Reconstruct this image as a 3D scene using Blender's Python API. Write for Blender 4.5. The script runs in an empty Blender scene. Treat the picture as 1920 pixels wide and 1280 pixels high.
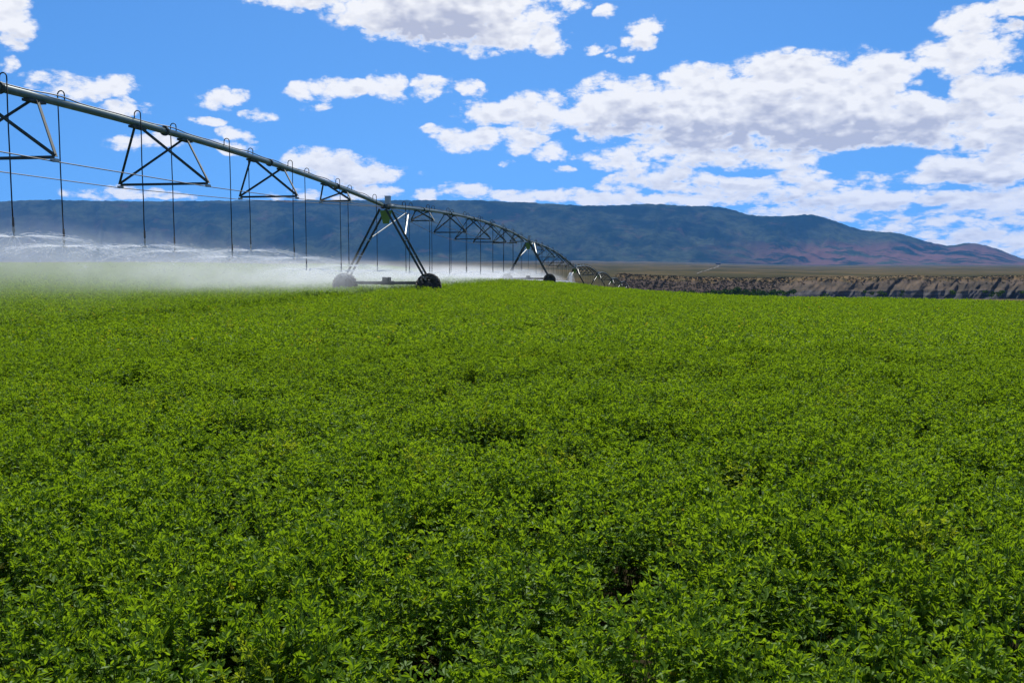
import bpy, bmesh, math, random
import numpy as np
from mathutils import Vector, Matrix

random.seed(7)
RNG = np.random.default_rng(7)
S = bpy.context.scene
COL = S.collection
R = math.radians

# ------------------------------------------------------------------ camera
EYE = 1.7
PITCH = R(5.15)
FPX = 1663.0
cam_d = bpy.data.cameras.new('camera')
cam_d.sensor_width = 36.0
cam_d.lens = FPX / 1920 * 36
cam_d.clip_start = 0.05
cam_d.clip_end = 60000
cam = bpy.data.objects.new('camera', cam_d)
COL.objects.link(cam)
cam.location = (0, 0, EYE)
cam.rotation_euler = (R(90) - PITCH, 0, 0)
S.camera = cam


def ray(px, py):
    """direction of a pixel of the 1920x1280 photograph"""
    xc, yc = (px - 960) / FPX, (640 - py) / FPX
    return (xc, math.cos(PITCH) + yc * math.sin(PITCH), -math.sin(PITCH) + yc * math.cos(PITCH))


def azel(px, py):
    x, y, z = ray(px, py)
    return math.atan2(x, y), math.atan2(z, math.hypot(x, y))


# ------------------------------------------------------------------ exposure, render
S.view_settings.view_transform = 'Standard'
S.view_settings.look = 'None'
S.view_settings.exposure = 0.45
S.view_settings.gamma = 1.0
S.render.engine = 'CYCLES'
S.cycles.use_denoising = True
S.cycles.max_bounces = 8
S.cycles.diffuse_bounces = 3
S.cycles.glossy_bounces = 2
S.cycles.transmission_bounces = 4
S.cycles.transparent_max_bounces = 24
S.cycles.volume_bounces = 1
S.cycles.sample_clamp_indirect = 6.0
S.cycles.sample_clamp_direct = 5.0

# ------------------------------------------------------------------ sun
SUN_EL = 53.0
sun_d = bpy.data.lights.new('sun', 'SUN')
sun_d.energy = 5.0
sun_d.angle = R(0.53)
sun_d.color = (1.0, 0.96, 0.88)
sun = bpy.data.objects.new('sun', sun_d)
COL.objects.link(sun)
sun.rotation_euler = (R(-(90 - SUN_EL)), 0, 0)          # light comes from straight ahead, high up


# ------------------------------------------------------------------ node helper
class NG:
    def __init__(self, tree):
        self.t = tree
        self.n = tree.nodes
        self.l = tree.links

    def node(self, kind, **kw):
        nd = self.n.new(kind)
        for k, v in kw.items():
            setattr(nd, k, v)
        return nd

    def _in(self, sock, v):
        if v is None:
            return
        if isinstance(v, bpy.types.NodeSocket):
            self.l.new(v, sock)
        else:
            sock.default_value = v

    def math(self, op, a, b=None, c=None, clamp=False):
        nd = self.node('ShaderNodeMath', operation=op, use_clamp=clamp)
        for i, v in enumerate((a, b, c)):
            self._in(nd.inputs[i], v)
        return nd.outputs[0]

    def vec(self, op, a, b=None, c=None):
        nd = self.node('ShaderNodeVectorMath', operation=op)
        for i, v in enumerate((a, b, c)):
            self._in(nd.inputs[i], v)
        return nd.outputs['Value'] if op in ('DOT_PRODUCT', 'LENGTH') else nd.outputs[0]

    def sstep(self, v, lo, hi, a=0.0, b=1.0, mode='SMOOTHSTEP'):
        nd = self.node('ShaderNodeMapRange', interpolation_type=mode)
        self._in(nd.inputs[0], v)
        for i, q in enumerate((lo, hi, a, b)):
            self._in(nd.inputs[1 + i], q)
        return nd.outputs[0]

    def noise(self, vec, scale, detail=4, rough=0.5, dist=0.0, lac=2.0, kind='FBM'):
        nd = self.node('ShaderNodeTexNoise', noise_type=kind)
        self._in(nd.inputs['Vector'], vec)
        nd.inputs['Scale'].default_value = scale
        nd.inputs['Detail'].default_value = detail
        nd.inputs['Roughness'].default_value = rough
        nd.inputs['Distortion'].default_value = dist
        nd.inputs['Lacunarity'].default_value = lac
        return nd.outputs['Fac']

    def mix(self, f, a, b):
        nd = self.node('ShaderNodeMix', data_type='RGBA')
        self._in(nd.inputs[0], f)
        self._in(nd.inputs[6], a if isinstance(a, bpy.types.NodeSocket) else tuple(a) + (1,) * (4 - len(a)))
        self._in(nd.inputs[7], b if isinstance(b, bpy.types.NodeSocket) else tuple(b) + (1,) * (4 - len(b)))
        return nd.outputs[2]

    def combine(self, x, y, z):
        nd = self.node('ShaderNodeCombineXYZ')
        for i, v in enumerate((x, y, z)):
            self._in(nd.inputs[i], v)
        return nd.outputs[0]

    def sep(self, v):
        nd = self.node('ShaderNodeSeparateXYZ')
        self._in(nd.inputs[0], v)
        return nd.outputs


# ------------------------------------------------------------------ world: Nishita sky with broken cumulus
W = bpy.data.worlds.new('World')
S.world = W
W.use_nodes = True
W.node_tree.nodes.clear()
g = NG(W.node_tree)
W.cycles.sampling_method = 'NONE'
sky = g.node('ShaderNodeTexSky', sky_type='NISHITA', sun_disc=False)
sky.sun_elevation = R(SUN_EL)
sky.sun_rotation = 0.0
sky.altitude = 1600
sky.air_density = 1.0
sky.dust_density = 0.6
sky.ozone_density = 2.0
SKY_STRENGTH = 0.106
tc = g.node('ShaderNodeTexCoord')
dx, dy, dz = g.sep(tc.outputs['Generated'])
az = g.math('ARCTAN2', dx, dy)
el = g.math('ARCSINE', dz)
P0 = g.combine(az, el, 0.0)
# a little domain warp so the outlines of the cloud fields are never elliptical
wn = g.node('ShaderNodeTexNoise')
g._in(wn.inputs['Vector'], P0)
wn.inputs['Scale'].default_value = 18
wn.inputs['Detail'].default_value = 4
wv = g.vec('SUBTRACT', wn.outputs['Color'], (0.5, 0.5, 0.5))
P = g.vec('MULTIPLY_ADD', wv, (0.085, 0.030, 0.0), P0)

# (x, y, half width, half height, strength) in photograph pixels; turned into azimuth and elevation
CLOUDS = [
    (20, 35, 62, 48, 1.2), (8, 120, 16, 16, .7),
    (600, 0, 170, 22, 1.1), (820, 15, 220, 62, 1.6), (940, 60, 90, 45, 1.3), (1025, 75, 50, 34, 1.3), (720, 30, 60, 40, 1.1),
    (1060, 8, 30, 14, .8), (1135, 18, 32, 16, .8), (1230, 45, 48, 18, .95), (1195, 75, 40, 16, .9), (1120, 90, 28, 11, .8), (1165, 104, 22, 7, .6),
    (125, 160, 75, 22, 1.0), (215, 163, 42, 20, .9), (238, 204, 50, 16, .95), (400, 180, 30, 22, .8), (435, 176, 30, 16, .75),
    (480, 210, 42, 13, .8), (385, 227, 30, 9, .75), (437, 247, 34, 13, .85), (275, 268, 78, 16, .95), (430, 275, 42, 15, .9),
    (225, 368, 80, 15, .85), (330, 372, 60, 8, .7), (625, 168, 62, 24, 1.05), (725, 160, 50, 25, 1.0), (600, 200, 26, 9, .65), (812, 158, 40, 24, .95), (880, 158, 26, 18, .75),
    (625, 310, 95, 34, 1.15), (710, 330, 78, 28, 1.0), (690, 362, 80, 15, .95), (560, 365, 60, 10, .7), (797, 369, 24, 13, .8),
    (870, 360, 60, 17, 1.0), (990, 368, 110, 16, 1.05), (1110, 372, 90, 18, 1.05),
    (900, 262, 95, 24, 1.05), (970, 265, 50, 28, 1.05), (1030, 282, 52, 20, 1.0), (820, 242, 40, 12, .75), (955, 306, 20, 7, .5), (1048, 322, 25, 14, .7),
    (930, 205, 75, 30, 1.15), (1040, 210, 110, 36, 1.2), (1190, 205, 140, 55, 1.35), (1180, 165, 90, 30, 1.0), (1330, 210, 180, 75, 1.5), (1290, 150, 90, 28, 1.1),
    (1470, 165, 130, 58, 1.45), (1640, 160, 80, 60, 1.25), (1560, 215, 220, 65, 1.6), (1720, 230, 160, 55, 1.3), (1810, 108, 92, 42, 1.3), (1800, 40, 45, 34, .95), (1845, 60, 30, 25, .85), (1895, 10, 55, 24, 1.1), (1875, 68, 30, 16, .8),
    (1850, 190, 90, 48, 1.2), (1900, 240, 90, 55, 1.3), (1300, 290, 200, 34, .95), (1480, 290, 100, 32, .9), (1160, 300, 70, 17, .95), (1800, 320, 130, 34, 1.3), (1900, 310, 60, 40, 1.2),
    (1260, 340, 150, 30, .95), (1480, 345, 200, 32, .9), (1700, 368, 230, 24, .9), (1880, 380, 110, 30, .95), (1300, 376, 220, 16, 1.0), (1560, 398, 200, 18, .9), (1760, 425, 200, 18, .85), (1890, 445, 90, 22, .9), (1780, 458, 170, 12, .8), (1650, 440, 90, 8, .7), (1900, 472, 80, 10, .8),
    (1097, 330, 14, 6, .5),
]
GAPS = [(1645, 300, 95, 20, .9), (1722, 158, 60, 18, .7), (1775, 352, 50, 10, .6), (1560, 328, 60, 8, .5), (1600, 425, 120, 9, .5), (1420, 318, 50, 7, .4), (1690, 395, 70, 7, .4), (1840, 425, 60, 9, .4), (1060, 335, 60, 14, .8)]
GREYS = [(820, 50, 130, 45, 1.0), (740, 75, 60, 18, .5), (640, 316, 80, 20, .5), (690, 345, 60, 12, .5), (1000, 225, 60, 16, .6),
         (1190, 235, 90, 32, .9), (1330, 255, 130, 30, .9), (1460, 235, 110, 30, 1.0), (1620, 245, 130, 28, 1.1), (1560, 270, 120, 16, .8), (1780, 215, 60, 22, .8),
         (1880, 265, 60, 22, .6), (1370, 310, 110, 20, .7), (1250, 350, 100, 20, .8), (1420, 365, 90, 10, .6), (1840, 335, 90, 20, .9), (1540, 355, 60, 12, .5), (1620, 410, 130, 14, .6), (1790, 440, 120, 18, .6), (1850, 400, 60, 10, .5), (1180, 345, 60, 10, .6), (1330, 348, 140, 9, .8), (1500, 375, 120, 8, .7), (1700, 380, 110, 9, .7), (1240, 310, 60, 8, .6), (1900, 350, 60, 14, .8), (1420, 268, 60, 16, .8), (1120, 235, 50, 14, .6), (1890, 460, 60, 8, .6), (1700, 452, 110, 6, .6), (1720, 265, 90, 16, .9)]


def blobs(vec, spec, grow=1.0):
    acc = None
    for (cx, cy, rx, ry, st) in spec:
        a, e = azel(cx, cy)
        ia, ie = FPX / (rx * grow), FPX / (ry * grow)
        q = g.vec('MULTIPLY_ADD', vec, (ia, ie, 0), (-a * ia, -e * ie, 0))
        r2 = g.vec('DOT_PRODUCT', q, q)
        m = g.math('MULTIPLY_ADD', r2, -st, st)
        acc = g.math('MAXIMUM', m, acc if acc is not None else 0.0)
    return acc


M = blobs(P, CLOUDS, 1.12)
MU = blobs(g.vec('ADD', P, (0.0, 0.017, 0.0)), CLOUDS, 1.12)
under = g.sstep(g.math('SUBTRACT', MU, M), -.06, .42)
M = g.math('SUBTRACT', M, blobs(P, GAPS, 1.25))
GR = blobs(P, GREYS, 1.2)
ev = g.math('MULTIPLY_ADD', g.math('EXPONENT', g.math('MULTIPLY', el, -14.0)), -.12, g.math('MULTIPLY', el, 1.7))
pn = g.combine(az, ev, 0.0)


def puffs(vec, det):
    fb = g.noise(vec, 27, det, 0.60, 0.30)
    vo = g.node('ShaderNodeTexVoronoi', voronoi_dimensions='2D', feature='SMOOTH_F1', normalize=True)
    g._in(vo.inputs['Vector'], vec)
    vo.inputs['Scale'].default_value = 36
    vo.inputs['Detail'].default_value = min(4.0, det * .5)
    vo.inputs['Roughness'].default_value = 0.62
    vo.inputs['Smoothness'].default_value = 0.15
    return g.math('MULTIPLY_ADD', fb, 2.6, g.math('MULTIPLY_ADD', vo.outputs['Distance'], -2.2, -.62))


nA = puffs(pn, 10)
nC = puffs(pn, 3.0)
nB = puffs(g.vec('ADD', pn, (0.003, 0.016, 0.0)), 3.0)
# away from the framed part of the sky the same cumulus goes on, scattered
wide = g.noise(g.vec('MULTIPLY', P0, (1, 2.2, 0)), 5.0, 3, 0.5)
elsewhere = g.math('MAXIMUM', g.sstep(g.math('ABSOLUTE', az), 0.56, 0.75), g.sstep(el, 0.34, 0.46))
Mw = g.math('MULTIPLY', g.sstep(wide, 0.47, 0.75, 0.0, 1.2), elsewhere)
Mt = g.math('MAXIMUM', M, Mw)
dens = g.math('ADD', nA, Mt)
alpha = g.sstep(dens, 0.10, 0.86)
alpha = g.math('MULTIPLY', alpha, g.sstep(Mt, 0.0, 0.30))
alpha = g.math('MULTIPLY', alpha, g.sstep(el, -0.02, 0.0))
soft = g.math('ADD', nC, Mt)
thick = g.sstep(soft, 0.6, 1.9)
relief = g.math('MULTIPLY', g.math('SUBTRACT', nC, nB), 0.75)
grey = g.math('MULTIPLY_ADD', g.sstep(GR, -.1, 1.2), 0.78, g.math('MULTIPLY_ADD', thick, 0.24, g.math('MULTIPLY', relief, -1.0)))
grey = g.math('MULTIPLY_ADD', under, .52, grey)
grey = g.math('MULTIPLY', grey, g.math('MULTIPLY', g.sstep(soft, 0.25, 1.3), g.sstep(dens, .35, .9)), clamp=True)
ccol = g.mix(grey, (0.725, 0.722, 0.725), (0.37, 0.39, 0.48))  # cloud shade painted into the colour: grey undersides and thick parts, pale tops
lift = g.vec('NORMALIZE', g.vec('MULTIPLY_ADD', tc.outputs['Generated'], (1, 1, .85), (0, 0, .20)))
g.l.new(lift, sky.inputs['Vector'])
hs = g.node('ShaderNodeHueSaturation')
hs.inputs['Saturation'].default_value = 1.25
g.l.new(sky.outputs[0], hs.inputs['Color'])
skyc = g.vec('MULTIPLY', hs.outputs[0], (SKY_STRENGTH * .68, SKY_STRENGTH * .89, SKY_STRENGTH * 1.0))
fin = g.mix(g.math('MULTIPLY', alpha, 0.97), skyc, ccol)
bg = g.node('ShaderNodeBackground')
g.l.new(fin, bg.inputs['Color'])
bg.inputs['Strength'].default_value = 1.0
wo = g.node('ShaderNodeOutputWorld')
g.l.new(bg.outputs[0], wo.inputs['Surface'])


# ------------------------------------------------------------------ materials
def new_mat(name):
    m = bpy.data.materials.new(name)
    m.use_nodes = True
    m.node_tree.nodes.clear()
    return m, NG(m.node_tree)


def principled(name, col, rough=0.6, metal=0.0, var=0.0, vscale=8.0, col2=None, bump=0.0, bscale=40.0, spec=0.5):
    m, q = new_mat(name)
    b = q.node('ShaderNodeBsdfPrincipled')
    t = q.node('ShaderNodeTexCoord')
    c = col
    if col2 is not None:
        f = q.sstep(q.noise(t.outputs['Object'], vscale, 6, 0.62), 0.5 - var, 0.5 + var)
        q.l.new(q.mix(f, col, col2), b.inputs['Base Color'])
    else:
        b.inputs['Base Color'].default_value = tuple(col) + (1,)
    b.inputs['Roughness'].default_value = rough
    b.inputs['Metallic'].default_value = metal
    b.inputs['Specular IOR Level'].default_value = spec
    if bump:
        bn = q.node('ShaderNodeBump')
        bn.inputs['Strength'].default_value = bump
        q.l.new(q.noise(t.outputs['Object'], bscale, 4, 0.6), bn.inputs['Height'])
        q.l.new(bn.outputs[0], b.inputs['Normal'])
    o = q.node('ShaderNodeOutputMaterial')
    q.l.new(b.outputs[0], o.inputs['Surface'])
    return m


M_PIPE = principled('galvanised_pipe', (.10, .145, .125), .40, .2, .16, 2.2, (.15, .185, .165))
M_STEEL = principled('galvanised_steel', (.034, .046, .043), .65, .0, .2, 5, (.062, .075, .068), spec=.18)
M_BRIGHT = principled('bright_zinc', (.36, .38, .37), .5, .2)
M_HOSE = principled('black_hose', (.012, .014, .017), .6, spec=.2)
M_CABLE = principled('black_cable', (.012, .012, .014), .55)
M_ROD = principled('truss_rod_steel', (.075, .08, .085), .6, .1, spec=.3)
M_TYRE = principled('muddy_tyre_rubber', (.020, .020, .021), .8, 0, .12, 9, (.075, .065, .05), .6, 30)
M_RIM = principled('tower_rim_steel', (.05, .05, .048), .7, .1)
M_BOX = principled('grey_control_box', (.35, .37, .38), .45)
M_GREENP = principled('green_painted_plate', (.13, .22, .02), .5)
M_NOZ = principled('nozzle_plastic', (.42, .40, .37), .5)
M_REDW = principled('nozzle_weight', (.06, .05, .05), .6)


def leaf_mat(name, dark, lite, tr_dark, tr_lite, yellow=0.03):
    m, q = new_mat(name)
    at = q.node('ShaderNodeAttribute', attribute_name='tint')
    oi = q.node('ShaderNodeObjectInfo')
    f = q.math('MULTIPLY_ADD', oi.outputs['Random'], 0.5, q.math('MULTIPLY', at.outputs['Fac'], 0.6))
    c = q.mix(f, dark, lite)
    tcol = q.mix(f, tr_dark, tr_lite)
    yl = q.math('MAXIMUM', q.sstep(at.outputs['Fac'], 1.0 - yellow, 1.0 - yellow + .005), q.sstep(oi.outputs['Random'], 1 - yellow * 1.3, 1 - yellow * 1.2, 0.0, 0.3))
    c = q.mix(yl, c, (.16, .15, .015))
    tcol = q.mix(yl, tcol, (.42, .36, .02))
    d = q.node('ShaderNodeBsdfDiffuse')
    q.l.new(c, d.inputs['Color'])
    t = q.node('ShaderNodeBsdfTranslucent')
    q.l.new(tcol, t.inputs['Color'])
    gl = q.node('ShaderNodeBsdfGlossy')
    gl.inputs['Roughness'].default_value = 0.5
    gl.inputs['Color'].default_value = (.40, .45, .40, 1)
    a = q.node('ShaderNodeMixShader')
    a.inputs[0].default_value = 0.5
    q.l.new(d.outputs[0], a.inputs[1])
    q.l.new(t.outputs[0], a.inputs[2])
    b = q.node('ShaderNodeMixShader')
    b.inputs[0].default_value = 0.035
    q.l.new(a.outputs[0], b.inputs[1])
    q.l.new(gl.outputs[0], b.inputs[2])
    o = q.node('ShaderNodeOutputMaterial')
    q.l.new(b.outputs[0], o.inputs['Surface'])
    return m


M_LEAF = leaf_mat('alfalfa_leaf', (.065, .140, .006), (.120, .218, .011), (.138, .245, .004), (.285, .425, .011), .012)
M_STEM = principled('alfalfa_stem', (.05, .09, .02), .6)
M_BUSH = principled('bush_leaf', (.045, .085, .012), .9, 0, .1, .4, (.09, .155, .025), spec=0.0)
M_SAGE = principled('sage_leaf', (.030, .034, .022), .9, 0, .1, .4, (.06, .06, .035), spec=0.0)


# ------------------------------------------------------------------ mesh helpers
def link(name, me, mat=None, parent=None):
    o = bpy.data.objects.new(name, me)
    COL.objects.link(o)
    if mat is not None:
        me.materials.append(mat)
    if parent is not None:
        o.parent = parent
    return o


def mesh_np(name, verts, faces, mat=None, smooth=False):
    me = bpy.data.meshes.new(name)
    me.from_pydata([tuple(v) for v in verts], [], [tuple(int(i) for i in f) for f in faces])
    me.update()
    if smooth:
        me.polygons.foreach_set('use_smooth', [True] * len(me.polygons))
    if mat is not None:
        me.materials.append(mat)
    return me


class MB:
    """collects tubes, bars and boxes and links them as ONE mesh object"""
    def __init__(self):
        self.v, self.f = [], []

    def tube(self, pts, r, n=8, cap=True):
        pts = [Vector(p) for p in pts]
        base = len(self.v)
        k = len(pts)
        rr = r if isinstance(r, (list, tuple)) else [r] * k
        up = None
        for i, p in enumerate(pts):
            d = (pts[min(i + 1, k - 1)] - pts[max(i - 1, 0)]).normalized()
            if up is None:
                up = Vector((0, 0, 1)) if abs(d.z) < .9 else Vector((1, 0, 0))
            a = up - d * up.dot(d)
            if a.length < 1e-4:
                a = d.orthogonal()
            a.normalize()
            up = a
            b = d.cross(a)
            for j in range(n):
                t = 2 * math.pi * j / n
                self.v.append(p + (a * math.cos(t) + b * math.sin(t)) * rr[i])
        for i in range(k - 1):
            for j in range(n):
                a0, a1 = base + i * n + j, base + i * n + (j + 1) % n
                self.f.append((a0, a1, a1 + n, a0 + n))
        if cap:
            self.f.append(tuple(base + j for j in reversed(range(n))))
            self.f.append(tuple(base + (k - 1) * n + j for j in range(n)))
        return self

    def bar(self, p, q, w, h, up=(0, 0, 1)):
        p, q = Vector(p), Vector(q)
        d = (q - p).normalized()
        u = Vector(up)
        u = u - d * u.dot(d)
        if u.length < 1e-4:
            u = d.orthogonal()
        u.normalize()
        s = d.cross(u)
        base = len(self.v)
        for c in (p, q):
            for (i, j) in ((-1, -1), (1, -1), (1, 1), (-1, 1)):
                self.v.append(c + s * (i * w / 2) + u * (j * h / 2))
        for f in ((0, 1, 2, 3), (7, 6, 5, 4), (0, 4, 5, 1), (1, 5, 6, 2), (2, 6, 7, 3), (3, 7, 4, 0)):
            self.f.append(tuple(base + i for i in f))
        return self

    def angle(self, p, q, w=.06, t=.007, up=(0, 0, 1)):
        """an L-section steel angle"""
        p, q = Vector(p), Vector(q)
        d = (q - p).normalized()
        u = Vector(up)
        u = u - d * u.dot(d)
        if u.length < 1e-4:
            u = d.orthogonal()
        u.normalize()
        s = d.cross(u)
        self.bar(p + u * (w / 2), q + u * (w / 2), t, w, up)
        self.bar(p + s * (w / 2 + t / 2), q + s * (w / 2 + t / 2), w, t, up)
        return self

    def box(self, c, sx, sy, sz):
        c = Vector(c)
        return self.bar(c - Vector((0, 0, sz / 2)), c + Vector((0, 0, sz / 2)), sx, sy, (0, 1, 0))

    def lathe(self, prof, axis_o, axis, n=24):
        """profile of (radius, offset along the axis), closed round the axis"""
        o, ax = Vector(axis_o), Vector(axis).normalized()
        a = ax.orthogonal().normalized()
        b = ax.cross(a)
        base = len(self.v)
        k = len(prof)
        for (r, h) in prof:
            for j in range(n):
                t = 2 * math.pi * j / n
                self.v.append(o + ax * h + (a * math.cos(t) + b * math.sin(t)) * r)
        for i in range(k - 1):
            for j in range(n):
                a0, a1 = base + i * n + j, base + i * n + (j + 1) % n
                self.f.append((a0, a1, a1 + n, a0 + n))
        return self

    def shift(self, d):
        d = Vector(d)
        self.v = [v - d for v in self.v]
        return self

    def mesh(self, name, mat, smooth=False):
        return mesh_np(name, self.v, self.f, mat, smooth)

    def build(self, name, mat, parent=None, smooth=False):
        return link(name, self.mesh(name, mat, smooth), None, parent)


def empty(name, loc):
    o = bpy.data.objects.new(name, None)
    COL.objects.link(o)
    o.location = loc
    return o


def tag(o, label=None, cat=None, group=None, kind=None):
    for k, v in (('label', label), ('category', cat), ('group', group), ('kind', kind)):
        if v:
            o[k] = v
    return o


def copy_tree(o, parent=None):
    c = o.copy()
    COL.objects.link(c)
    c.parent = parent
    for ch in [x for x in bpy.data.objects if x.parent == o]:
        copy_tree(ch, c)
    return c


# numpy value noise
_G = np.random.default_rng(3).random((256, 256))


def vnoise(x, y):
    x, y = np.asarray(x, float), np.asarray(y, float)
    xi, yi = np.floor(x).astype(int), np.floor(y).astype(int)
    fx, fy = x - xi, y - yi
    fx, fy = fx * fx * (3 - 2 * fx), fy * fy * (3 - 2 * fy)
    a, b = _G[xi % 256, yi % 256], _G[(xi + 1) % 256, yi % 256]
    c, d = _G[xi % 256, (yi + 1) % 256], _G[(xi + 1) % 256, (yi + 1) % 256]
    return (a * (1 - fx) + b * fx) * (1 - fy) + (c * (1 - fx) + d * fx) * fy


def fbm(x, y, o=4, gain=.5):
    s, a, n = 0, 1, 0
    for i in range(o):
        s = s + a * vnoise(x * 2 ** i + 17.3 * i, y * 2 ** i + 9.1 * i)
        n += a
        a *= gain
    return s / n


def sm(x, a, b):
    t = np.clip((np.asarray(x, float) - a) / (b - a), 0, 1)
    return t * t * (3 - 2 * t)


# ------------------------------------------------------------------ shape of the land
TY = np.array([0, 20, 45, 70, 95, 120, 170, 220, 300, 400.])
TT = np.array([-.6, -.3, -.1, .02, .07, .1, .145, .265, .385, .577])
TZ = np.array([
    [0, 0, .05, .1, .2, .3, .5, .7, .9, 1.1],
    [0, 0, 0, .05, .1, .15, .3, .4, .6, .7],
    [0, 0, -.02, -.10, -.2, -.35, -.6, -1.0, -2.0, -3.0],
    [0, 0, -.08, -.35, -.95, -2.2, -4.4, -6.7, -9.5, -12],
    [0, 0, -.16, -.58, -1.3, -2.9, -4.6, -6.8, -9.7, -13],
    [0, 0, -.26, -.82, -1.65, -3.1, -4.9, -6.9, -9.8, -13],
    [0, 0, -.38, -1.10, -2.1, -3.5, -5.8, -8.0, -11, -15],
    [0, -.07, -.62, -1.58, -2.70, -4.1, -6.9, -10., -15, -20],
    [0, -.09, -.72, -1.75, -2.95, -4.4, -7.4, -11, -17, -23],
    [0, -.14, -.88, -2.05, -3.40, -4.9, -8.0, -12, -18, -24]])
_yf = np.linspace(0, 400, 401)


def _hermite(xs, ys, xq):
    m = np.gradient(ys, xs)
    i = np.clip(np.searchsorted(xs, xq, side='right') - 1, 0, len(xs) - 2)
    h = xs[i + 1] - xs[i]
    t = (xq - xs[i]) / h
    return ((2 * t**3 - 3 * t**2 + 1) * ys[i] + (t**3 - 2 * t**2 + t) * h * m[i]
            + (-2 * t**3 + 3 * t**2) * ys[i + 1] + (t**3 - t**2) * h * m[i + 1])


_A = np.array([_hermite(TY, r, _yf) for r in TZ])
_tf = np.linspace(-.6, .577, 200)
_B = np.array([_hermite(TT, _A[:, j], _tf) for j in range(_A.shape[1])])      # [y, t]


def land(x, y):
    """ground height of the field"""
    x, y = np.asarray(x, float), np.asarray(y, float)
    yy = np.clip(y, 0, 399.5)
    t = np.clip(x / np.maximum(y, 12.), -.6, .577)
    ti = (t + .6) / (1.177) * 199
    t0 = np.clip(np.floor(ti).astype(int), 0, 198)
    y0 = np.floor(yy).astype(int)
    a, b = ti - t0, yy - y0
    z = (_B[y0, t0] * (1 - a) + _B[y0, t0 + 1] * a) * (1 - b) + (_B[y0 + 1, t0] * (1 - a) + _B[y0 + 1, t0 + 1] * a) * b
    return z


def grid_mesh(name, X, Y, Z, mat, smooth=True):
    r, c = X.shape
    v = np.stack([X, Y, Z], -1).reshape(-1, 3)
    i = np.arange(r * c).reshape(r, c)
    f = np.stack([i[:-1, :-1], i[:-1, 1:], i[1:, 1:], i[1:, :-1]], -1).reshape(-1, 4)
    me = bpy.data.meshes.new(name)
    me.vertices.add(len(v))
    me.vertices.foreach_set('co', v.ravel())
    me.loops.add(f.size)
    me.loops.foreach_set('vertex_index', f.ravel())
    me.polygons.add(len(f))
    me.polygons.foreach_set('loop_start', np.arange(0, f.size, 4))
    me.polygons.foreach_set('loop_total', np.full(len(f), 4))
    me.update(calc_edges=True)
    me.validate()
    me.polygons.foreach_set('use_smooth', [smooth] * len(me.polygons))
    me.materials.append(mat)
    return link(name, me)


# field soil under the crop
def soil_mat():
    m, q = new_mat('field_soil')
    t = q.node('ShaderNodeTexCoord')
    n = q.noise(t.outputs['Object'], 1.5, 6, .6)
    c = q.mix(n, (.016, .014, .008), (.035, .030, .016))
    d = q.node('ShaderNodeBsdfDiffuse')
    q.l.new(c, d.inputs['Color'])
    o = q.node('ShaderNodeOutputMaterial')
    q.l.new(d.outputs[0], o.inputs['Surface'])
    return m


ys = np.concatenate([np.linspace(-12, 20, 33), np.linspace(22, 140, 90), np.linspace(144, 395, 60)])
tsx = np.linspace(-1, 1, 161)
Yg = np.repeat(ys[:, None], len(tsx), 1)
Xg = tsx[None, :] * (np.maximum(Yg, 0) * .95 + 22)
tag(grid_mesh('field_ground', Xg, Yg, land(Xg, Yg), soil_mat()), 'soil of the irrigated field under the green crop', 'ground', kind='structure')


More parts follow.
